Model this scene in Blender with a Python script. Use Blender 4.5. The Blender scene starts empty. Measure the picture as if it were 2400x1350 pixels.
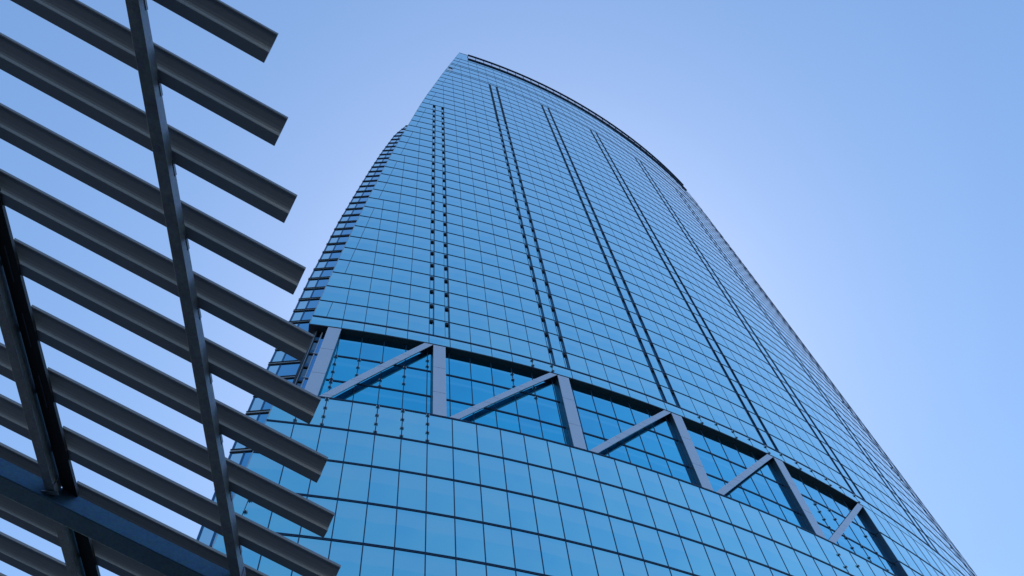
import bpy, math, random
from mathutils import Vector, Matrix
random.seed(7)
R_ = math.radians
scene = bpy.context.scene
col = scene.collection

# ------------------------------------------------------------------ camera
EYE = 1.6
F_PX, PITCH, ROLL = 2283.07, 1.14654728, -0.170825550      # focal length on a 2400 px wide frame
cam = bpy.data.cameras.new('camera')
cam.sensor_width = 36.0
cam.lens = F_PX / 2400 * 36.0
cam.clip_start = 0.1
cam.clip_end = 20000
cam_ob = bpy.data.objects.new('camera', cam)
col.objects.link(cam_ob)
fw = Vector((0, math.cos(PITCH), math.sin(PITCH)))
rt0 = Vector((1, 0, 0)); up0 = rt0.cross(fw)
c_, s_ = math.cos(ROLL), math.sin(ROLL)
rt = c_ * rt0 + s_ * up0
up = -s_ * rt0 + c_ * up0
m = Matrix((rt, up, -fw)).transposed().to_4x4()
m.translation = (0, 0, EYE)
cam_ob.matrix_world = m
scene.camera = cam_ob

# ------------------------------------------------------------------ sky and sun (sun stands behind the tower)
SUN_AZ, SUN_EL = R_(2), R_(60)          # azimuth measured from +Y towards +X
world = bpy.data.worlds.new('World')
scene.world = world
world.use_nodes = True
wn = world.node_tree.nodes; wl = world.node_tree.links
bg = wn['Background']
sky = wn.new('ShaderNodeTexSky')
sky.sky_type = 'NISHITA'
sky.sun_disc = False
sky.sun_elevation = SUN_EL
sky.sun_rotation = SUN_AZ
sky.altitude = 0
sky.air_density = 1.5
sky.dust_density = 0.3
sky.ozone_density = 3.0
hs = wn.new('ShaderNodeHueSaturation'); hs.inputs['Saturation'].default_value = 1.12
wl.new(sky.outputs[0], hs.inputs['Color'])
wl.new(hs.outputs[0], bg.inputs[0])
bg.inputs[1].default_value = 0.150
sun = bpy.data.lights.new('sun', 'SUN'); sun.energy = 3.0; sun.angle = R_(0.5); sun.color = (1, 0.95, 0.88)
sun_ob = bpy.data.objects.new('sun', sun); col.objects.link(sun_ob)
sd = Vector((math.sin(SUN_AZ) * math.cos(SUN_EL), math.cos(SUN_AZ) * math.cos(SUN_EL), math.sin(SUN_EL)))
sun_ob.rotation_euler = sd.to_track_quat('Z', 'Y').to_euler()
sun_ob.location = (0, 0, 400)
vs = scene.view_settings
vs.view_transform = 'Standard'; vs.look = 'None'; vs.gamma = 1; vs.exposure = 0.20
vs.use_curve_mapping = False

# ------------------------------------------------------------------ materials
def mat(name):
    m_ = bpy.data.materials.new(name); m_.use_nodes = True
    return m_, m_.node_tree.nodes, m_.node_tree.links, m_.node_tree.nodes['Principled BSDF']

def painted(name, colr, rough=0.45, metal=0.0, var=0.15, scale=3.0, streak=False, spec=0.5, bump=0.0):
    m_, n, l, b = mat(name)
    tc = n.new('ShaderNodeTexCoord'); no = n.new('ShaderNodeTexNoise')
    no.inputs['Scale'].default_value = scale; no.inputs['Detail'].default_value = 6; no.inputs['Roughness'].default_value = 0.65
    if streak:
        mp = n.new('ShaderNodeMapping'); mp.inputs['Scale'].default_value = (1, 1, 0.25)
        l.new(tc.outputs['Object'], mp.inputs[0]); l.new(mp.outputs[0], no.inputs['Vector'])
    else:
        l.new(tc.outputs['Object'], no.inputs['Vector'])
    mx = n.new('ShaderNodeMix'); mx.data_type = 'RGBA'
    mx.inputs[6].default_value = (*[c * (1 - var) for c in colr], 1)
    mx.inputs[7].default_value = (*[min(1, c * (1 + var)) for c in colr], 1)
    l.new(no.outputs[0], mx.inputs[0]); l.new(mx.outputs[2], b.inputs['Base Color'])
    rr = n.new('ShaderNodeMapRange'); rr.inputs[3].default_value = max(0, rough - 0.1); rr.inputs[4].default_value = rough + 0.12
    l.new(no.outputs[0], rr.inputs[0]); l.new(rr.outputs[0], b.inputs['Roughness'])
    b.inputs['Metallic'].default_value = metal
    b.inputs['Specular IOR Level'].default_value = spec
    if bump:
        bp = n.new('ShaderNodeBump'); bp.inputs['Strength'].default_value = bump; bp.inputs['Distance'].default_value = 0.01
        l.new(no.outputs[0], bp.inputs['Height']); l.new(bp.outputs[0], b.inputs['Normal'])
    return m_

def glass(name, tint, tint2, top=None, rough=0.04, coat=1.7):
    """coated facade glass: mirrors the sky through a blue coating; each pane a little different,
    the upper zone of a pane is tinted slightly paler, with a wavy edge"""
    m_, n, l, b = mat(name)
    at = n.new('ShaderNodeAttribute'); at.attribute_name = 'pane'; at.attribute_type = 'GEOMETRY'
    sp = n.new('ShaderNodeSeparateColor'); l.new(at.outputs['Color'], sp.inputs[0])
    tc = n.new('ShaderNodeTexCoord'); no = n.new('ShaderNodeTexNoise')
    no.inputs['Scale'].default_value = 0.35; no.inputs['Detail'].default_value = 4
    l.new(tc.outputs['Object'], no.inputs['Vector'])
    mx = n.new('ShaderNodeMix'); mx.data_type = 'RGBA'
    mx.inputs[6].default_value = (*tint, 1); mx.inputs[7].default_value = (*tint2, 1)
    ad = n.new('ShaderNodeMath'); ad.operation = 'MULTIPLY_ADD'; ad.inputs[1].default_value = 0.6; 
    l.new(sp.outputs[0], ad.inputs[0])
    m2 = n.new('ShaderNodeMath'); m2.operation = 'MULTIPLY_ADD'; m2.inputs[1].default_value = 1.2; m2.inputs[2].default_value = -0.4
    l.new(no.outputs[0], m2.inputs[0]); l.new(m2.outputs[0], ad.inputs[2])
    ad.use_clamp = True
    l.new(ad.outputs[0], mx.inputs[0])
    out = mx.outputs[2]
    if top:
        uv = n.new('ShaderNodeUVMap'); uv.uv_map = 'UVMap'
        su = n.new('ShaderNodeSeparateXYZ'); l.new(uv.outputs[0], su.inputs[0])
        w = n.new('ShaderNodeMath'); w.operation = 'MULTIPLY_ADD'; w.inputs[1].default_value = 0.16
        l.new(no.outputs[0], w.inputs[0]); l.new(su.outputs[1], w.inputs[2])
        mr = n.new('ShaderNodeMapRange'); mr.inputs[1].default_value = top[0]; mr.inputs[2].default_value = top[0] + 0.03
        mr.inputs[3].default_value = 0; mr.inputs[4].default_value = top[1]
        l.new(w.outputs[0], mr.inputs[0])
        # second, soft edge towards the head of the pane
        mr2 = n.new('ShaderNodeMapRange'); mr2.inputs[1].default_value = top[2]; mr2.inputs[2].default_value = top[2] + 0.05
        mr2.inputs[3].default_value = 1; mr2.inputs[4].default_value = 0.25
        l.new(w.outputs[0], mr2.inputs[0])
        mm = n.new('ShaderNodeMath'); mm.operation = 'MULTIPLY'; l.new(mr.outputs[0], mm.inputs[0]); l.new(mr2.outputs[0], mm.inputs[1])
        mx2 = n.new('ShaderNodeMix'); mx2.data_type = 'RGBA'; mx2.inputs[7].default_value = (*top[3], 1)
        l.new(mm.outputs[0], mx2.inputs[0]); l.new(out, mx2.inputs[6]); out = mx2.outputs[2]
    l.new(out, b.inputs['Base Color'])
    b.inputs['Metallic'].default_value = 1.0
    b.inputs['Roughness'].default_value = rough
    b.inputs['Coat Weight'].default_value = 1.0; b.inputs['Coat IOR'].default_value = coat; b.inputs['Coat Roughness'].default_value = 0.02
    return m_

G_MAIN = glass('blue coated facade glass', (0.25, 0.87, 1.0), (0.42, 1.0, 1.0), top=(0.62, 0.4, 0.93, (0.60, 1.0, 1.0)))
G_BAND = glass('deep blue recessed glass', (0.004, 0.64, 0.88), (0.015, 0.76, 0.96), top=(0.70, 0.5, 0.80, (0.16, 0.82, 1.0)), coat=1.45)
G_SIDE = glass('deep blue side glass', (0.05, 0.46, 0.72), (0.12, 0.56, 0.80))
G_PALE = glass('corner glass tinted for sky behind', (0.62, 0.95, 1.0), (0.70, 0.98, 1.0))  # pale tint stands in for sky seen through the corner glazing
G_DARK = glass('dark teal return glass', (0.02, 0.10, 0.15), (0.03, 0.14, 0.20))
DARK = painted('dark navy anodised aluminium', (0.018, 0.050, 0.115), 0.4, 0.4, 0.2, 0.6)
LITE = painted('silver aluminium strip', (0.42, 0.50, 0.60), 0.35, 0.4, 0.1, 0.6)
CLAD = painted('grey metal truss cladding', (0.52, 0.63, 0.82), 0.42, 0.25, 0.04, 0.8)
SHADED_SIDE = painted('truss cladding side with shade in colour', (0.05, 0.09, 0.15), 0.4, 0.5, 0.1, 0.8)  # same cladding on sides and undersides, with shade put into the colour
SOFF = painted('dark soffit metal', (0.018, 0.030, 0.050), 0.5, 0.3, 0.3, 1.5)
LOUV = painted('dark teal louver metal', (0.03, 0.07, 0.10), 0.5, 0.3, 0.3, 2.0)
VOID = painted('black vent grille', (0.004, 0.006, 0.014), 0.6, 0.0, 0.3, 2.0)
REVL = painted('dark blue slot reveal', (0.03, 0.13, 0.26), 0.35, 0.7, 0.2, 2.0)
WHITE = painted('white panel for sky seen through', (0.9, 0.92, 0.95), 0.25, 0.6, 0.02, 1.0)
CONC = painted('dark stone paving', (0.13, 0.125, 0.12), 0.85, 0, 0.15, 0.5)

def slat_paint():
    m_, n, l, b = mat('charcoal powder coated aluminium')
    tc = n.new('ShaderNodeTexCoord'); no = n.new('ShaderNodeTexNoise'); no.inputs['Scale'].default_value = 220; no.inputs['Detail'].default_value = 3
    l.new(tc.outputs['Object'], no.inputs['Vector'])
    n2 = n.new('ShaderNodeTexNoise'); n2.inputs['Scale'].default_value = 1.3; n2.inputs['Detail'].default_value = 5
    l.new(tc.outputs['Object'], n2.inputs['Vector'])
    mx = n.new('ShaderNodeMix'); mx.data_type = 'RGBA'
    mx.inputs[6].default_value = (0.24, 0.235, 0.26, 1); mx.inputs[7].default_value = (0.30, 0.29, 0.315, 1)
    l.new(n2.outputs[0], mx.inputs[0]); l.new(mx.outputs[2], b.inputs['Base Color'])
    b.inputs['Roughness'].default_value = 0.42; b.inputs['Metallic'].default_value = 0.4
    bp = n.new('ShaderNodeBump'); bp.inputs['Strength'].default_value = 0.12; bp.inputs['Distance'].default_value = 0.001
    l.new(no.outputs[0], bp.inputs['Height']); l.new(bp.outputs[0], b.inputs['Normal'])
    return m_
SLAT = slat_paint()

def galv(name, a, b2, rough, spec=0.5):
    m_, n, l, b = mat(name)
    tc = n.new('ShaderNodeTexCoord')
    vo = n.new('ShaderNodeTexVoronoi'); vo.inputs['Scale'].default_value = 45
    l.new(tc.outputs['Object'], vo.inputs['Vector'])
    no = n.new('ShaderNodeTexNoise'); no.inputs['Scale'].default_value = 6; no.inputs['Detail'].default_value = 9; no.inputs['Roughness'].default_value = 0.75
    l.new(tc.outputs['Object'], no.inputs['Vector'])
    mr = n.new('ShaderNodeMapRange'); mr.inputs[1].default_value = 0.3; mr.inputs[2].default_value = 0.7
    l.new(no.outputs[0], mr.inputs[0])
    mx = n.new('ShaderNodeMix'); mx.data_type = 'RGBA'; mx.inputs[6].default_value = (*a, 1); mx.inputs[7].default_value = (*b2, 1)
    l.new(mr.outputs[0], mx.inputs[0])
    m3 = n.new('ShaderNodeMix'); m3.data_type = 'RGBA'; m3.blend_type = 'MULTIPLY'; m3.inputs[0].default_value = 0.25
    l.new(mx.outputs[2], m3.inputs[6]); l.new(vo.outputs['Color'], m3.inputs[7])
    l.new(m3.outputs[2], b.inputs['Base Color'])
    b.inputs['Metallic'].default_value = 0.8
    r2 = n.new('ShaderNodeMapRange'); r2.inputs[3].default_value = rough - 0.1; r2.inputs[4].default_value = rough + 0.15
    l.new(no.outputs[0], r2.inputs[0]); l.new(r2.outputs[0], b.inputs['Roughness'])
    b.inputs['Specular IOR Level'].default_value = spec
    return m_
GALV = galv('weathered galvanised steel', (0.15, 0.17, 0.20), (0.26, 0.29, 0.34), 0.5)
BLUEP = galv('blue painted steel', (0.06, 0.12, 0.18), (0.08, 0.16, 0.24), 0.42)
BLACK = painted('black channel', (0.006, 0.006, 0.008), 0.5, 0, 0.2, 3)
STRIP = painted('grey gasket strip', (0.10, 0.10, 0.13), 0.4, 0.3, 0.2, 3)

# ------------------------------------------------------------------ mesh helpers
class MB:
    def __init__(s): s.v = []; s.f = []; s.mi = []; s.mats = []; s.uv = []; s.pane = []
    def _m(s, mt):
        if mt not in s.mats: s.mats.append(mt)
        return s.mats.index(mt)
    def quad(s, a, b, c, d, mt, uv=False, pane=None):
        i = len(s.v); s.v += [tuple(a), tuple(b), tuple(c), tuple(d)]; s.f.append((i, i+1, i+2, i+3)); s.mi.append(s._m(mt))
        s.pane.append(random.random() if pane is None else pane)
        return s
    def hexa(s, bot, top, mt):
        """bot, top: four points each, same winding"""
        i = len(s.v); s.v += [tuple(p) for p in bot] + [tuple(p) for p in top]
        k = s._m(mt)
        for f in ((3,2,1,0),(4,5,6,7),(0,1,5,4),(1,2,6,5),(2,3,7,6),(3,0,4,7)):
            s.f.append(tuple(i+j for j in f)); s.mi.append(k); s.pane.append(0.5)
        return s
    def build(s, name, parent=None, smooth=False):
        me = bpy.data.meshes.new(name)
        me.from_pydata(s.v, [], s.f)
        for m_ in s.mats: me.materials.append(m_)
        for p, k in zip(me.polygons, s.mi): p.material_index = k; p.use_smooth = smooth
        ul = me.uv_layers.new(name='UVMap')
        ca = me.color_attributes.new('pane', 'FLOAT_COLOR', 'CORNER')
        q = ((0,0),(1,0),(1,1),(0,1))
        for p, r in zip(me.polygons, s.pane):
            for j, li in enumerate(p.loop_indices):
                ul.data[li].uv = q[j % 4]; ca.data[li].color = (r, r, r, 1)
        o = bpy.data.objects.new(name, me); col.objects.link(o)
        if parent: o.parent = parent
        return o

def thing(name, label, cat, group=None):
    o = bpy.data.objects.new(name, None); col.objects.link(o)
    o['label'] = label; o['category'] = cat
    if group: o['group'] = group
    return o

# ------------------------------------------------------------------ ground
g = MB(); g.quad((-6000,-6000,0),(6000,-6000,0),(6000,6000,0),(-6000,6000,0), CONC)
go = g.build('ground'); go['kind'] = 'structure'

# ------------------------------------------------------------------ tower geometry
S = 3.3                       # metres per tower unit (one hotel floor)
Z0 = 23.1921701
CX, CY, RR, K0, K1 = -17.76641503, 46.66074844, 38.471374, 0.01483745, -1.15927182
_tab = []
def _mk():
    du = 0.02; u = -14.0
    th = K0 * u + K1
    x = CX + RR * math.cos(th); y = CY + RR * math.sin(th)
    while u < 52:
        t = K0 * u + K1 + 0.00035 * max(0, u - 24) ** 2 / 2
        _tab.append((x, y, t))
        x += du * K0 * RR * -math.sin(t); y += du * K0 * RR * math.cos(t); u += du
_mk()
def plan(u):
    f = (u + 14.0) / 0.02; i = max(0, min(len(_tab) - 2, int(f))); w = f - i
    a, b = _tab[i], _tab[i+1]
    return a[0]+(b[0]-a[0])*w, a[1]+(b[1]-a[1])*w, a[2]+(b[2]-a[2])*w
def P(u, k, off=0.0):
    """facade point: column u, floor k, off metres proud of the glass"""
    x, y, t = plan(u)
    return Vector((x*S + math.cos(t)*off, y*S + math.sin(t)*off, (Z0 + k)*S + EYE))

def interp(tab, x):
    if x <= tab[0][0]: return tab[0][1]
    for (a, fa), (b, fb) in zip(tab, tab[1:]):
        if x <= b: return fa + (fb - fa) * (x - a) / (b - a)
    return tab[-1][1]
UL = [(-24,-7.0),(-12,-6.72),(-9,-6.45),(-6.9,-6.2),(-5.3,-6.05),(-4,-5.9),(-0.5,-5.44),(0,-5.39),(2,-5.13),(4,-4.87),(6,-4.57),(8,-4.27),(10,-3.96),
      (12,-3.62),(14,-3.3),(16,-2.94),(18,-2.57),(20,-2.19),(22,-1.8),(24,-1.41),(26,-1.01),(27.5,-0.68),(29.2,-0.29),(31.1,0.18),(33.2,0.66),(35.4,1.19),(37.1,1.62),(38.4,1.95),(40.5,2.47),(42.75,3.03)]
def uL(k): return interp(UL, k)
def uR(k): return 39.92 - uL(k)

tower = thing('skyscraper', 'tall curved blue glass skyscraper with a recessed truss band and sail-shaped top', 'skyscraper')
tower.location = (0, 0, 0)

ROWS_UP = [float(i) for i in range(0, 30)] + [30.05, 31.1, 32.15, 33.25, 34.3, 35.4, 35.78, 36.93, 37.97, 38.37, 39.5, 40.55, 41.38]
TOPK = 42.75
BAND = [-0.48, -1.73, -2.955, -4.023]
ROWS_LO = [-4.023, -5.217, -6.424, -7.66, -8.87]
while ROWS_LO[-1] > -22.5: ROWS_LO.append(ROWS_LO[-1] - 1.21)
BAND_R = 24.20           # right end of the recessed band
MTOP = {3: 38.37, 2: 34.3, 1: 31.1, 0: 26.0, -1: 21.0, -2: 16.0, -3: 10.0, -4: 3.0}

def project(p):
    d = Vector(p) - Vector((0, 0, EYE)); z = d.dot(fw)
    return (1200 + F_PX * d.dot(rt) / z, 675 - F_PX * d.dot(up) / z)

panes = []     # (a,b,c,d,mat,kind)
def cell(u0b, u0t, u1b, u1t, k0, k1, mt, off=0.0):
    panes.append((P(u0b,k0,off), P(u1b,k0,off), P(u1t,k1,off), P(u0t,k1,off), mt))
slanted = []
def face_row(k0, k1, umax_cut=None, slots=(), first_u=None, slant=False, sl_off=0.63):
    lb, lt = uL(k0), uL(k1)
    m1 = first_u
    # first cell
    if slant:
        so = sl_off
        cell(lb, lt, lb+so, lt+so, k0, k1, G_MAIN); cell(lb+so, lt+so, m1, m1, k0, k1, G_MAIN)
        slanted.append((lb+so, lt+so, k0, k1))
    else:
        cell(lb, lt, m1, m1, k0, k1, G_MAIN)
    ur0, ur1 = uR(k0), uR(k1)
    u = m1
    while u < min(ur0, ur1) - 1.0:
        if u in slots:
            cell(u+0.23, u+0.23, u+0.77, u+0.77, k0, k1, G_MAIN)
        else:
            cell(u, u, u+1, u+1, k0, k1, G_MAIN)
        u += 1
    cell(u, u, ur0, ur1, k0, k1, G_MAIN)

def mstart(k1):
    c = [m_ for m_ in MTOP if MTOP[m_] >= k1 - 0.01]
    return min(c) if c else 4
rows = ROWS_UP + [TOPK]
for a, b in zip(rows, rows[1:]):
    m1 = mstart(b)
    w = m1 - uL(b)
    thr = 1.20 if m1 == -4 else 1.09
    slots = set(range(6, 42, 6)) if b < 35.5 else set()
    if b <= 26.01: slots.add(0)
    if b == TOPK:          # above the crown ledge the rail is open: glass only at the two ends
        cell(uL(a), uL(b), 4.05, 4.05, a, b, G_MAIN); cell(35.87, 35.87, uR(a), uR(b), a, b, G_MAIN)
    else: face_row(a, b, slots=slots, first_u=m1, slant=(w >= thr and a < 41))
# fascia row
face_row(BAND[0], 0.0, first_u=-4)
# flush part right of the band
for a, b in zip(BAND[1:], BAND):
    u = 25
    cell(BAND_R, BAND_R, 25, 25, a, b, G_MAIN)
    while u < uR(b) - 1: cell(u, u, u+1, u+1, a, b, G_MAIN); u += 1
# lower rows
for b, a in zip(ROWS_LO, ROWS_LO[1:]):
    face_row(a, b, first_u=-5, slant=(b < -7), sl_off=0.5)

# recessed band glass
REC = -0.50
KT, KB = -0.531, -4.022
lerp = lambda a, b, t: a + (b - a) * t
tt = lambda k: (k - KB) / (KT - KB)
rpanes = []
COL0_T, COL0_B = (-4.58, -3.99), (-4.97, -4.39)
for a, b in zip(BAND[1:], BAND):
    u = -5
    while u < 24:
        u0b = u if u > -5 else lerp(COL0_B[0], COL0_T[0], tt(a)) + 0.12; u0t = u if u > -5 else lerp(COL0_B[0], COL0_T[0], tt(b)) + 0.12
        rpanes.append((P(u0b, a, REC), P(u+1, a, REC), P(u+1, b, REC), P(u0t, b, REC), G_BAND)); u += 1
    rpanes.append((P(24, a, REC), P(24.2, a, REC), P(24.2, b, REC), P(24, b, REC), G_BAND))

def emit(lst, name, stuff_name, keep=100):
    def area(q):
        try: pts = [project(p) for p in q[:4]]
        except ZeroDivisionError: return 0
        cx = sum(p[0] for p in pts)/4; cy = sum(p[1] for p in pts)/4
        if not (0 < cx < 2400 and 0 < cy < 1350): return 0
        if cx < 560 + (cy < 1350) * max(0, 0): return 0
        if cx < 760 and cy > 1000: return 0.1
        ar = 0.5*abs(sum(pts[i][0]*pts[(i+1)%4][1]-pts[(i+1)%4][0]*pts[i][1] for i in range(4)))
        return ar
    order = sorted(range(len(lst)), key=lambda i: -area(lst[i]))
    big, rest = order[:keep], order[keep:]
    for i in big:
        b = MB(); b.quad(*lst[i]); b.build(name, tower)
    if rest:
        b = MB()
        for i in rest: b.quad(*lst[i])
        o = b.build(stuff_name, tower); o['kind'] = 'stuff'
emit(panes, 'window', 'window')
emit(rpanes, 'recessed_window', 'recessed_window')

# ---- horizontal fins, one per floor line
def fin(k, u0, u1, proud, h, base=0.0, light=False, name='floor_fin'):
    b = MB(); n = max(1, int((u1 - u0) / 1.0)); 
    us = [u0] + [math.ceil(u0 + 1e-6) + i for i in range(60) if math.ceil(u0 + 1e-6) + i < u1 - 1e-6] + [u1]
    hk = h / S / 2
    segs = [(-hk, hk, proud, DARK)] if not light else [(-hk, -hk*0.30, proud, DARK), (hk*0.30, hk, proud, DARK)]
    for a_, c_2 in zip(us, us[1:]):
        for lo, hi, pr, mt in segs:
            b.hexa([P(a_,k+lo,base), P(c_2,k+lo,base), P(c_2,k+lo,pr), P(a_,k+lo,pr)],
                   [P(a_,k+hi,base), P(c_2,k+hi,base), P(c_2,k+hi,pr), P(a_,k+hi,pr)], mt)
    return b.build(name, tower)
for k in ROWS_UP[:-1]:
    if k == 0: fin(0, uL(0), uR(0), 0.05, 0.16)
    else: fin(k, uL(k), uR(k), 0.040, 0.095 if k < 12 else 0.115)
for k in ROWS_LO[:]:
    fin(k, uL(k), uR(k), 0.040, 0.175, light=True)
for k in BAND[1:3]:
    # between the truss members only
    for n_ in range(-1, 4):
        a_ = 6*n_ + 0.80 if n_ >= 0 else uL(k) + 1.55
        fin(k, a_, 6*n_ + 6.18, REC + 0.05, 0.18, base=REC, light=True, name='recessed_fin')
    fin(k, BAND_R, uR(k), 0.045, 0.12)
b = fin(BAND[0], BAND_R, uR(0), 0.02, 0.04)

# ---- vertical mullions
def vbar(u0, k0, u1, k1, w, proud, name='mullion', base=0.0, mt=DARK, parent=None):
    hw = w / 2 / (K0 * RR * S)
    b = MB()
    b.hexa([P(u0-hw,k0,base), P(u0+hw,k0,base), P(u0+hw,k0,proud), P(u0-hw,k0,proud)],
           [P(u1-hw,k1,base), P(u1+hw,k1,base), P(u1+hw,k1,proud), P(u1-hw,k1,proud)], mt)
    return b.build(name, parent or tower)
UM = {}
for u in range(-4, 39):
    top = MTOP.get(u, 41.38 if 4 <= u <= 35 else TOPK)
    UM[u] = vbar(u, BAND[0], u, top, 0.058, 0.012)
MUL = {}; RMUL = {}; UMUL = UM
for u in range(-5, 39):
    kt = BAND[3] if u <= 24 else BAND[0]
    MUL[u] = vbar(u, -22.5, u, kt, 0.075, 0.02, name='lower_mullion')
for u in range(-4, 25):
    RMUL[u] = vbar(u, BAND[3], u, BAND[0], 0.07, REC + 0.03, name='recessed_mullion', base=REC)
for (b0, b1, k0, k1) in slanted:
    vbar(b0, k0, b1, k1, 0.045, 0.018, name='edge_mullion')

# ---- edge trims
def edge_trim(ks, side, name):
    b = MB()
    for a, c in zip(ks, ks[1:]):
        f = uL if side < 0 else uR
        d = -0.03 * side
        b.hexa([P(f(a),a,-0.12), P(f(a)+d,a,-0.12), P(f(a)+d,a,0.04), P(f(a),a,0.04)],
               [P(f(c),c,-0.12), P(f(c)+d,c,-0.12), P(f(c)+d,c,0.04), P(f(c),c,0.04)], LITE if side < 0 else DARK)
    b.build(name, tower)
edge_trim([-0.48] + [i*1.5 for i in range(0, 29)] + [42.75], -1, 'edge_trim')
edge_trim([-22.5 + i*1.5 for i in range(0, 13)] + [-4.023], -1, 'edge_trim')
b = MB()
for a_, c_2 in [(uL(TOPK)+0.0, 4.04)] :
    b.hexa([P(a_,TOPK,-0.15), P(c_2,TOPK,-0.15), P(c_2,TOPK,0.04), P(a_,TOPK,0.04)], [P(a_,TOPK+0.03,-0.15), P(c_2,TOPK+0.03,-0.15), P(c_2,TOPK+0.03,0.04), P(a_,TOPK+0.03,0.04)], DARK)
b.build('parapet_cap', tower)

# ---- slots with vents
DS = -0.20
vents = []
for n_ in range(0, 7):
    for (a_, c_2) in ((6*n_, 6*n_+0.23), (6*n_+0.77, 6*n_+1.0)):
        ktop = 26.0 if n_ == 0 else 35.4
        b = MB()
        ks = [k for k in ROWS_UP if k <= ktop + 0.01]
        for k0, k1 in zip(ks, ks[1:]):
            b.quad(P(a_+0.012,k0,DS), P(c_2-0.012,k0,DS), P(c_2-0.012,k1,DS), P(a_+0.012,k1,DS), G_MAIN)
        # reveals
        b.quad(P(a_,0,0), P(a_+0.012,0,DS), P(a_+0.012,ktop,DS), P(a_,ktop,0), REVL)
        b.quad(P(c_2-0.012,0,DS), P(c_2,0,0), P(c_2,ktop,0), P(c_2-0.012,ktop,DS), REVL)
        b.quad(P(a_,0,0), P(c_2,0,0), P(c_2-0.012,0,DS), P(a_+0.012,0,DS), REVL)
        b.quad(P(a_,ktop,0), P(c_2,ktop,0), P(c_2-0.012,ktop,DS), P(a_+0.012,ktop,DS), REVL)
        slot = b.build('vent_slot', tower)
        # slot edge lines
        for uu in (a_ + (0.0 if a_ == 6*n_ else 0.0), c_2):
            if abs(uu - round(uu)) > 0.1: vbar(uu, 0.0, uu, ktop, 0.035, 0.02, name='slot_frame', parent=slot)
        for k in range(1, 28 if n_ else 27):
            vents.append((a_, c_2, float(k), slot))
        if n_:
            b = MB(); k = 27.0
            while k < 35.35:
                b.hexa([P(a_+0.015,k,DS+0.01), P(c_2-0.015,k,DS+0.01), P(c_2-0.015,k-0.03,-0.03), P(a_+0.015,k-0.03,-0.03)],
                       [P(a_+0.015,k+0.05,DS+0.01), P(c_2-0.015,k+0.05,DS+0.01), P(c_2-0.015,k+0.01,-0.03), P(a_+0.015,k+0.01,-0.03)], LOUV)
                k += 0.075
            b.quad(P(a_+0.012,27,DS+0.03), P(c_2-0.012,27,DS+0.03), P(c_2-0.012,35.4,DS+0.03), P(a_+0.012,35.4,DS+0.03), LOUV)
            b.build('louver_strip', slot)
def vent_mesh(b, a_, c_2, k):
    b.hexa([P(a_+0.04,k-0.140,DS+0.005), P(c_2-0.04,k-0.140,DS+0.005), P(c_2-0.04,k-0.140,-0.05), P(a_+0.04,k-0.140,-0.05)],
           [P(a_+0.04,k-0.012,DS+0.005), P(c_2-0.04,k-0.012,DS+0.005), P(c_2-0.04,k-0.012,-0.05), P(a_+0.04,k-0.012,-0.05)], VOID)
vents.sort(key=lambda v: ((v[2] - 0) * (1 + v[0]/14)))
for v in vents[:100]:
    b = MB(); vent_mesh(b, *v[:3]); b.build('vent', v[3])
b = MB()
for v in vents[100:]: vent_mesh(b, *v[:3])
o = b.build('vent', tower); o['kind'] = 'stuff'

# ---- truss band: soffit, sill, columns, braces
b = MB()
us = [uL(BAND[0])] + list(range(-5, 25)) + [BAND_R]
for a_, c_2 in zip(us, us[1:]):
    b.hexa([P(a_,-0.53,-1.1 if a_ < -4.9 else REC-0.05), P(c_2,-0.53,-1.1 if a_ < -4.9 else REC-0.05), P(c_2,-0.53,0.02), P(a_,-0.53,0.02)],
           [P(a_,-0.482,-1.1 if a_ < -4.9 else REC-0.05), P(c_2,-0.482,-1.1 if a_ < -4.9 else REC-0.05), P(c_2,-0.482,0.02), P(a_,-0.482,0.02)], SOFF)
b.build('soffit', tower)
b = MB()
us = [uL(BAND[3])] + list(range(-5, 25)) + [24.5]
for a_, c_2 in zip(us, us[1:]):
    b.hexa([P(a_,-4.05,REC-0.05), P(c_2,-4.05,REC-0.05), P(c_2,-4.05,-0.002), P(a_,-4.05,-0.002)],
           [P(a_,-4.024,REC-0.05), P(c_2,-4.024,REC-0.05), P(c_2,-4.024,-0.002), P(a_,-4.024,-0.002)], DARK)
b.build('band_sill', tower)

JOINTS = [KT, -1.72, -2.945, KB]
def seg_panel(l0, r0, l1, r1, k0, k1, back, mt, b):
    b.hexa([P(l0,k0,-0.03), P(r0,k0,-0.03), P(r0,k0,0.005), P(l0,k0,0.005)], [P(l1,k1,-0.03), P(r1,k1,-0.03), P(r1,k1,0.005), P(l1,k1,0.005)], mt)
def truss_column(fl, fr, jb=-0.49):
    b = MB()
    g_ = 0.006
    for t_, bo in zip(JOINTS, JOINTS[1:]):
        seg_panel(fl(bo+g_), fr(bo+g_), fl(t_-g_), fr(t_-g_), bo+g_, t_-g_, jb, CLAD, b)
    # core seen in the joints; its dark colour paints the shade on the sides
    b.hexa([P(fl(KB)+0.01,KB,jb), P(fr(KB)-0.01,KB,jb), P(fr(KB)-0.01,KB,-0.02), P(fl(KB)+0.01,KB,-0.02)],
           [P(fl(KT)+0.01,KT,jb), P(fr(KT)-0.01,KT,jb), P(fr(KT)-0.01,KT,-0.02), P(fl(KT)+0.01,KT,-0.02)], SHADED_SIDE)
    return b.build('truss_column', tower)
truss_column(lambda k: lerp(COL0_B[0], COL0_T[0], tt(k)), lambda k: lerp(COL0_B[1], COL0_T[1], tt(k)))
for n_ in range(0, 4):
    truss_column(lambda k: 6*n_ + 0.21, lambda k: 6*n_ + 0.775)
b = MB()
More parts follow.
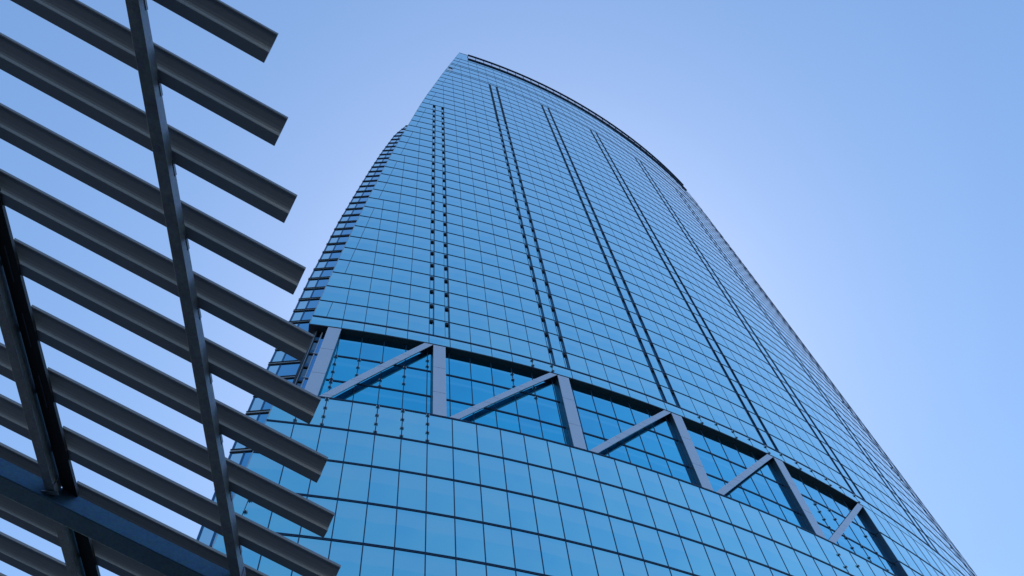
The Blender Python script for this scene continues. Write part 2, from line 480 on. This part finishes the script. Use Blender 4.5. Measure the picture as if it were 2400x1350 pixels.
for t_, bo in zip(JOINTS, JOINTS[1:]):
    b.hexa([P(24.15,bo+.008,-0.49), P(24.198,bo+.008,-0.49), P(24.198,bo+.008,0.0), P(24.15,bo+.008,-0.01)], [P(24.15,t_-.008,-0.49), P(24.198,t_-.008,-0.49), P(24.198,t_-.008,0.0), P(24.15,t_-.008,-0.01)], SHADED_SIDE)
b.build('end_jamb', tower)
def truss_brace(l0, r0, l1, r1):
    """panelled inclined member, panels broken at every column line and floor line"""
    b = MB(); cuts = {0.0, 1.0}
    for kj in JOINTS[1:3]: cuts.add((kj - KB) / (KT - KB))
    m0, m1 = (l0 + r0)/2, (l1 + r1)/2
    for u in range(math.ceil(m0+0.15), math.floor(m1-0.1)+1): cuts.add((u - m0) / (m1 - m0))
    cs = sorted(cuts)
    for a_, c_2 in zip(cs, cs[1:]):
        g_ = 0.0012
        a2, c2 = a_ + (g_ if a_ > 0 else 0), c_2 - (g_ if c_2 < 1 else 0)
        seg_panel(lerp(l0,l1,a2), lerp(r0,r1,a2), lerp(l0,l1,c2), lerp(r0,r1,c2), lerp(KB,KT,a2), lerp(KB,KT,c2), -0.20, CLAD, b)
    b.hexa([P(l0+.02,KB,-0.09), P(r0-.01,KB,-0.09), P(r0-.01,KB,-0.012), P(l0+.02,KB,-0.012)], [P(l1+.02,KT,-0.09), P(r1-.01,KT,-0.09), P(r1-.01,KT,-0.012), P(l1+.02,KT,-0.012)], SHADED_SIDE)  # dark colour paints the shade on the brace underside
    return b.build('truss_brace', tower)
truss_brace(-4.38, -3.95, -0.20, 0.20)
for n_ in range(0, 4):
    truss_brace(6*n_+0.82, 6*n_+1.21, 6*n_+5.83, 6*n_+6.20)

# ---- glass clamps (small paired brackets along some mullions)
def clamp_mesh(b, u, k, off):
    w = 0.13 / (K0 * RR * S)
    def bx(u0, u1, k0, k1, o0, o1, mt):
        b.hexa([P(u0,k0,o0), P(u1,k0,o0), P(u1,k0,o1), P(u0,k0,o1)], [P(u0,k1,o0), P(u1,k1,o0), P(u1,k1,o1), P(u0,k1,o1)], mt)
    bx(u-w, u+w, k-0.010, k+0.010, off+0.03, off+0.08, DARK)
    bx(u-w*1.05, u-w*0.55, k-0.022, k+0.022, off+0.028, off+0.11, LITE)
    bx(u+w*0.55, u+w*1.05, k-0.022, k+0.022, off+0.028, off+0.11, LITE)
    bx(u-w*0.22, u+w*0.22, k-0.03, k+0.012, off+0.03, off+0.12, DARK)
clamps = []
for u in (-4, -2, -1, 0):
    for f in (0.06, 0.36, 0.66, 0.93): clamps.append((u, lerp(BAND[3], ROWS_LO[1], f), 0.0))
clamps += [(-5, -5.1, 0.0), (-5.78, -8.0, 0.0), (-5.82, -8.35, 0.0)]
for u in (-4, -3): 
    for f in (0.05, 0.35, 0.66, 0.95): clamps.append((u, lerp(BAND[1], BAND[2], f), REC))
for u in (-4,):
    for f in (0.08, 0.3, 0.5): clamps.append((u, lerp(BAND[2], BAND[3], f), REC))
for u, f in ((-2,0.04),(-2,0.72),(-2,0.95),(-1,0.05),(-1,0.4),(-1,0.7)): clamps.append((u, lerp(BAND[1], BAND[2], f), REC))
clamps += [(0, -1.2, REC), (0, -1.5, REC), (4, -0.9, REC), (4, -1.2, REC), (4, -1.55, REC), (5, -1.0, REC), (5, -1.35, REC), (5, -1.85, REC)]
for u in (5, 6): clamps += [(u, -0.12, 0), (u, -0.4, 0)]
for u in range(14, 25): clamps += [(u, -0.10, 0.0)] + ([(u, -0.42, 0.0)] if u % 2 == 0 else [])
for u, k0, k1, n_ in ((20, -1.9, -2.9, 4), (21, -1.8, -3.8, 6), (22, -3.0, -3.9, 3), (23, -2.2, -3.6, 3)):
    for i in range(n_): clamps.append((u, lerp(k0, k1, i/(n_-1)), REC))
for u, k0, k1, n_ in ((19, -4.5, -5.4, 3), (20, -4.6, -5.6, 3), (25, -3.4, -4.6, 3), (26, -4.2, -5.2, 3)):
    for i in range(n_): clamps.append((u, lerp(k0, k1, i/(n_-1)), 0.0))
for u, k in ((36, 7.5), (36.2, 7.1), (36, 6.7), (36.3, 6.3), (36, 12.5), (36.2, 12.1), (36, 2.7), (36.2, 2.4), (31, 5.6), (31, 5.2), (36.1, 20.2), (36, 20.8)): clamps.append((u, k, 0.0))
for c in clamps[:100]:
    par = (RMUL if c[2] < 0 else (MUL if c[1] < -4 else UMUL)).get(round(c[0]), tower)
    b = MB(); clamp_mesh(b, *c); b.build('glass_clamp', par)

# ---- crown rail
def ribbon(k0, k1, o0, o1, mt, name, u0=4.05, u1=35.7):
    b = MB(); us = [u0] + list(range(5, 36)) + [u1]
    for a_, c_2 in zip(us, us[1:]):
        b.hexa([P(a_,k0,o0), P(c_2,k0,o0), P(c_2,k0,o1), P(a_,k0,o1)], [P(a_,k1,o0), P(c_2,k1,o0), P(c_2,k1,o1), P(a_,k1,o1)], mt)
    return b.build(name, tower)
ribbon(41.34, 41.44, -0.02, 0.25, DARK, 'crown_ledge')
crown = ribbon(42.46, 42.56, 0.0, 0.36, DARK, 'crown_rail')
ribbon(42.12, 42.16, 0.02, 0.05, DARK, 'crown_wire')
for u in [4.05] + list(range(5, 36)) + [35.7]:
    vbar(u, 41.44, u, 42.46, 0.09, 0.05, name='crown_post', base=-0.04, parent=crown)
# glass left of the crown rail already runs to the top; white panel stands in for sky seen through an opening
b = MB()
ku0, ku1 = 35.80, 36.91
b.quad(P(1.50,ku0+0.03,0.012), P(2.06,ku0+0.03,0.012), P(2.06,ku0+0.66,0.012), P(1.60,ku0+0.66,0.012), WHITE)
b.build('sky_panel', tower)
b = MB()
b.hexa([P(1.60,ku0+0.66,0.005), P(2.06,ku0+0.66,0.005), P(2.06,ku0+0.66,0.05), P(1.60,ku0+0.66,0.05)], [P(1.66,ku1,0.005), P(2.06,ku1,0.005), P(2.06,ku1,0.05), P(1.66,ku1,0.05)], VOID)
b.build('open_window_head', tower)

# ------------------------------------------------------------------ side wall (left, behind the sail edge)
NAZ = R_(-6)
NV = Vector((math.sin(NAZ), math.cos(NAZ), 0)); TV = Vector((math.cos(NAZ), -math.sin(NAZ), 0))
DT = [(0, 14.67), (31, 14.67), (36, 14.78), (41.2, 14.98), (47, 15.24), (52.2, 15.52), (58, 15.86), (64, 16.2)]
def SD(z): return interp(DT, z)
SIL = [(-17.54,3.8538),(-20.07,3.6696),(-22.31,3.3866),(-23.77,3.1628),(-25.56,2.8646),(-26.94,2.6185),(-27.72,2.4374),(-28.3,2.2937),(-28.77,2.2022),(-29.62,1.9501),(-30.12,1.8074),(-30.79,1.6093),(-31.13,1.4476),(-31.36,1.3027),(-31.47,1.1965)]
ST = []
for az, tn in SIL:
    c = math.cos(R_(az + 6)); z = 30.0
    for _ in range(20): z = tn * SD(z) / c
    ST.append((z, SD(z) * math.tan(R_(az + 6))))
ST.sort()
ST = [(0.0, ST[0][1] - 0.25)] + ST
def sL(z): return interp(ST, z)
def W(s, z, off=0.0):
    """side wall point; off metres proud (towards the viewer)"""
    d = SD(z) - off / S
    v = NV * (d * S) + TV * (s * S)
    return Vector((v.x, v.y, z * S + EYE))
SZ = []
z = Z0 - 0.5 - 1.22 * 18
while z < Z0 - 0.6: SZ.append(z); z += 1.22
z = Z0 - 0.0
while z < Z0 + 40.6: SZ.append(z); z += 1.0
SR = 3.0
def side_post(s0, s1, name, par):
    b = MB()
    for i, (a, c) in enumerate(zip(SZ, SZ[1:])):
        la, lc = sL(a), sL(c)
        b.hexa([W(la+s0,a,-0.3), W(la+s1,a,-0.3), W(la+s1,a,0.03), W(la+s0,a,0.03)], [W(lc+s0,c,-0.3), W(lc+s1,c,-0.3), W(lc+s1,c,0.03), W(lc+s0,c,0.03)], REVL)
    return b.build(name, par)
side = side_post(0.0, 0.07, 'side_wall', tower)
side_post(0.37, 0.43, 'side_mullion', side); side_post(1.58, 1.63, 'side_mullion', side)
for i, (a, c) in enumerate(zip(SZ, SZ[1:])):
    la, lc = sL(a), sL(c)
    if c > Z0 - 14:
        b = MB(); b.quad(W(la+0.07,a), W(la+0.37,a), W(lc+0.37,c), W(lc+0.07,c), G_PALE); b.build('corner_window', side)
    b = MB(); 
    s0 = 0.43
    b.quad(W(la+s0,a), W(la+s0+1.15,a), W(lc+s0+1.15,c), W(lc+s0,c), G_SIDE)
    b.quad(W(la+s0+1.2,a), W(SR,a), W(SR,c), W(lc+s0+1.2,c), G_SIDE)
    b.build('side_window', side)
for z in SZ:
    l0 = sL(z)
    b = MB()
    for z0, z1, pr, mt in ((z-0.012, z+0.014, 0.12, SOFF), (z-0.115, z-0.012, 0.035, LITE), (z-0.14, z-0.115, 0.12, SOFF)):
        b.hexa([W(l0-0.02,z0,0), W(SR,z0,0), W(SR,z0,pr), W(l0-0.02,z0,pr)], [W(l0-0.02,z1,0), W(SR,z1,0), W(SR,z1,pr), W(l0-0.02,z1,pr)], mt)
    b.build('side_ledge', side)
# body behind: closes the volume between side wall and sail face
b = MB(); prev = None
zs = [0.0] + [z for z in SZ if z > 1][::3] + [Z0 + 40.6]
for z in zs:
    k = z - Z0
    a0 = W(sL(z), z, -0.35)
    a1 = a0 + NV * 14 * S + TV * 2.2 * S
    ru = uR(max(-22, k)); rp = P(ru, k, -0.4)
    a2 = rp + Vector((-0.3, 9, 0)) * S; a2.z = a0.z
    ring = [a0, a1, a2, rp]
    if prev:
        for i in range(3): b.quad(prev[i], prev[i+1], ring[i+1], ring[i], REVL)
    prev = ring
# roof slab
b.quad(prev[0], prev[3], prev[2], prev[1], SOFF)
b.build('rear_wall', tower)
# return wall behind the sail edge (hidden from the front), and the visible corner recess in the truss band
b = MB()
def ret(kk0, kk1):
    for k0 in [kk0 + i*(kk1-kk0)/12 for i in range(12)]:
        k1 = k0 + (kk1-kk0)/12
        q = []
        for k in (k0, k1):
            p = P(uL(k)+0.06, k, -0.08); az = math.atan2(p.x, p.y) + R_(1.6); d = math.hypot(p.x, p.y) * 1.28
            q.append((p, Vector((math.sin(az)*d, math.cos(az)*d, p.z))))
        b.quad(q[0][0], q[0][1], q[1][1], q[1][0], G_SIDE)
ret(-0.53, 40.0); b.build('return_wall', tower)
b = MB(); ret(-22.5, -4.03); b.build('return_wall', tower)

def CR(f, k, off=0.0):
    """set-back corner glazing left of the first truss column: f=0 at the column, 1 at its outer end"""
    return P(lerp(COL0_B[0], COL0_T[0], tt(k)) + 0.04 - 0.66 * f, k, -0.62 + off)
def crbox(b, f0, f1, k0, k1, mt, o0, o1):
    b.hexa([CR(f1,k0,o0), CR(f0,k0,o0), CR(f0,k0,o1), CR(f1,k0,o1)], [CR(f1,k1,o0), CR(f0,k1,o0), CR(f0,k1,o1), CR(f1,k1,o1)], mt)
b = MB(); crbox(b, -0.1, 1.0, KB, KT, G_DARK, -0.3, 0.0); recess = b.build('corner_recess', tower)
b = MB(); crbox(b, -0.1, 0.36, KB+0.01, KT-0.01, glass('recess blue glass', (0.02,0.30,0.60),(0.03,0.36,0.68)), 0.003, 0.02); b.build('recess_window', recess)
def recess_post(f0, f1, mt, o1): 
    b = MB(); crbox(b, f0, f1, KB+0.005, KT-0.005, mt, 0.002, o1); b.build('recess_post', recess)
recess_post(0.36, 0.44, LITE, 0.07); recess_post(0.72, 0.77, SOFF, 0.12); recess_post(0.80, 0.83, LITE, 0.08); recess_post(0.86, 1.0, SOFF, 0.10)
for k in (-2.955, -1.73):
    b = MB(); crbox(b, 0.0, 0.5, k-0.015, k+0.015, LITE, 0.03, 0.12); b.build('recess_rail', recess)
for k in (-0.85, -1.55, -2.25, -2.95, -3.65):
    b = MB(); crbox(b, 0.44, 0.72, k-0.16, k, REVL, 0.003, 0.06); crbox(b, 0.44, 0.72, k-0.22, k-0.16, SOFF, 0.003, 0.10); b.build('recess_spandrel', recess)
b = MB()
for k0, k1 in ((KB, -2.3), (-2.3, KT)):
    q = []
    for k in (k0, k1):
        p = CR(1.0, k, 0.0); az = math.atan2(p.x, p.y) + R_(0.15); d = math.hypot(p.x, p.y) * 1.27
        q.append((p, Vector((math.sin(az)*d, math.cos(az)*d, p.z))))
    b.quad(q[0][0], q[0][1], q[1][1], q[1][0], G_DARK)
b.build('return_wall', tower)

# ------------------------------------------------------------------ louvered canopy overhead
HC = 8.0
cex, cey, cvx, cvy, ca = -0.174031, 0.051014, -0.011914, 0.084731, 0.904378
cta, ctb = -0.156729, 0.00294
SDIR = Vector((math.sin(ca), math.cos(ca), cta))
SH = Vector((math.sin(ca), math.cos(ca), 0))
NH = Vector((-math.cos(ca), math.sin(ca), 0)); NH = NH if NH.y > 0 else -NH
vlen = math.hypot(cvx, cvy)
VD = Vector((cvx/vlen, cvy/vlen, ctb/vlen))
VN = Vector((cvy/vlen, -cvx/vlen, 0))
AA, BB, CC = 0.9641736, -0.20410537, 0.00599466
canopy = thing('louvered_canopy', 'dark steel canopy of angled charcoal louver slats on galvanised beams overhead at the left', 'canopy')
def CW(v): return Vector((v.x*HC, v.y*HC, v.z*HC + EYE))
PROF = [(0.0,0.0012),(0.0005,-0.0030),(0.0022,-0.0036),(0.0027,-0.0022),(0.0070,-0.0044),(0.0115,-0.0066),(0.0145,-0.0086),(0.0163,-0.0105),(0.0174,-0.0124),(0.0180,-0.0140),(0.0188,-0.0143),
        (0.0296,-0.0152),(0.0302,-0.0143),(0.0270,-0.0112),(0.0200,-0.0062),(0.0120,-0.0018),(0.0050,0.0008),(0.0010,0.0012)]
def slat(n, t0, t1):
    E = Vector((cex + n*cvx, cey + n*cvy, 1 + n*ctb))
    b = MB(); k = b._m(SLAT)
    for t in (t0, t1):
        for (a_, z_) in PROF: b.v.append(tuple(CW(E + SDIR*t + NH*a_ + Vector((0,0,z_)))))
    N = len(PROF)
    for i in range(N):
        j = (i+1) % N
        b.f.append((i, j, N+j, N+i)); b.mi.append(k); b.pane.append(.5)
    b.f.append(tuple(range(N-1, -1, -1))); b.mi.append(k); b.pane.append(.5)
    b.f.append(tuple(range(N, 2*N))); b.mi.append(k); b.pane.append(.5)
    o = b.build('slat', canopy)
    bv = o.modifiers.new('bevel', 'BEVEL'); bv.width = 0.003; bv.segments = 2; bv.limit_method = 'ANGLE'; bv.angle_limit = R_(25)
    return o
for n in range(-2, 17):
    slat(n, -0.3885, 0.0)
    slat(n, -0.92, -0.4065)

def plane_z(x, y): return AA + BB*x + CC*y
def beamv(x0, x1, d0, d1, v0, v1, mt, name, endcut=None, bev=0.006, par=None):
    """beam along the stacking direction. x: sideways coordinate along VN, d: drop below slat plane"""
    b = MB(); pts = []
    def pnt(xx, vv, dd):
        q = VN*xx + Vector((VD.x, VD.y, 0))*vv
        return CW(Vector((q.x, q.y, plane_z(q.x, q.y) - dd)))
    b.hexa([pnt(x0,v0,d1), pnt(x1,v0,d1), pnt(x1,v1 if endcut is None else endcut(x1),d1), pnt(x0,v1 if endcut is None else endcut(x0),d1)],
           [pnt(x0,v0,d0), pnt(x1,v0,d0), pnt(x1,v1 if endcut is None else endcut(x1),d0), pnt(x0,v1 if endcut is None else endcut(x0),d0)], mt)
    o = b.build(name, par or canopy)
    if bev:
        bv = o.modifiers.new('bevel', 'BEVEL'); bv.width = bev; bv.segments = 3; bv.limit_method = 'ANGLE'
    return o
SN0, SN1 = 0.891, 0.9225
def v_at(x, sn):      # along-coordinate where NH . q = sn
    a_ = VN.dot(NH)*x; b_ = Vector((VD.x, VD.y, 0)).dot(NH)
    return (sn - a_) / b_
BEAMS = []
for (x0, x1) in ((-0.3050, -0.2915), (-0.5268, -0.5145)):
    BEAMS.append(beamv(x0, x1, 0.0157, 0.040, -0.25, 0.9, GALV, 'beam', endcut=lambda x: v_at(x, SN0)))
    o = beamv(x0, x1, 0.0157, 0.040, v_at(x0, SN1), 1.3, GALV, 'beam', bev=0)
# splice channel beside the left beam
for (va, vb) in ((-0.25, 0.33), (0.333, None), (v_at(-0.505, SN1), 1.3)):
    chan = beamv(-0.5125, -0.4945, 0.0158, 0.0225, va, vb, BLACK, 'splice_channel', endcut=(lambda x: v_at(x, SN0)) if vb is None else None, bev=0)
vs0 = -0.2
while vs0 < 0.60:
    beamv(-0.5045, -0.5030, 0.0225, 0.0232, vs0, vs0 + 0.045, STRIP, 'light_slit', bev=0, par=chan); vs0 += 0.0848  # paler strips painted in for the light slits of the channel
# cross beam, parallel to the slats
def beams(s0, s1, d0, d1, t0, t1, mt, name):
    b = MB()
    def pnt(sn, t, dd):
        q = NH*sn + SH*t
        return CW(Vector((q.x, q.y, plane_z(q.x, q.y) - dd)))
    b.hexa([pnt(s0,t0,d1), pnt(s0,t1,d1), pnt(s1,t1,d1), pnt(s1,t0,d1)], [pnt(s0,t0,d0), pnt(s0,t1,d0), pnt(s1,t1,d0), pnt(s1,t0,d0)], mt)
    o = b.build(name, canopy)
    bv = o.modifiers.new('bevel', 'BEVEL'); bv.width = 0.012; bv.segments = 3
    return o, pnt
_, pn = beams(SN0+0.0005, SN1-0.0005, 0.0195, 0.0495, -0.55, 0.75, BLUEP, 'crossbeam')
_, pn2 = beams(-0.26, -0.229, 0.0405, 0.0700, -0.95, 0.25, BLUEP, 'crossbeam')
# posts (outside the picture) carry the crossbeams
for f_, sn, t in ((pn, 0.907, -0.5), (pn, 0.907, 0.7), (pn2, -0.245, -0.9), (pn2, -0.245, 0.2)):
    top = f_(sn, t, 0.05 if f_ is pn else 0.07); r = 0.11
    b = MB(); b.hexa([(top.x-r,top.y-r,0),(top.x+r,top.y-r,0),(top.x+r,top.y+r,0),(top.x-r,top.y+r,0)], [(top.x-r,top.y-r,top.z+0.02),(top.x+r,top.y-r,top.z+0.02),(top.x+r,top.y+r,top.z+0.02),(top.x-r,top.y+r,top.z+0.02)], GALV)
    b.build('post', canopy)
# end brackets of the beams on the crossbeam, and small fixing plates
def bracket(x0, x1, par):
    v = v_at((x0+x1)/2, SN0)
    beamv(x1, x1+0.0012, 0.018, 0.041, v-0.014, v-0.0006, GALV, 'bracket', bev=0, par=par)
    beamv(x0-0.004, x1+0.005, 0.041, 0.0425, v-0.006, v-0.0004, GALV, 'bracket', bev=0, par=par)
bracket(-0.3050, -0.2915, BEAMS[0]); bracket(-0.5268, -0.5145, BEAMS[1])
for n in range(-1, 11):
    for xr in (-0.2915,):
        v = Vector((VD.x, VD.y, 0)).dot(Vector((cex + n*cvx, cey + n*cvy, 0))) 
        # along coordinate where this slat crosses the beam
        E = Vector((cex + n*cvx, cey + n*cvy, 0)); t = (xr - VN.dot(E)) / VN.dot(SH)
        v = Vector((VD.x, VD.y, 0)).dot(E + SH*t)
        beamv(xr, xr+0.0009, 0.0160, 0.0225, v+0.030, v+0.048, GALV, 'fixing_plate', bev=0, par=BEAMS[0])
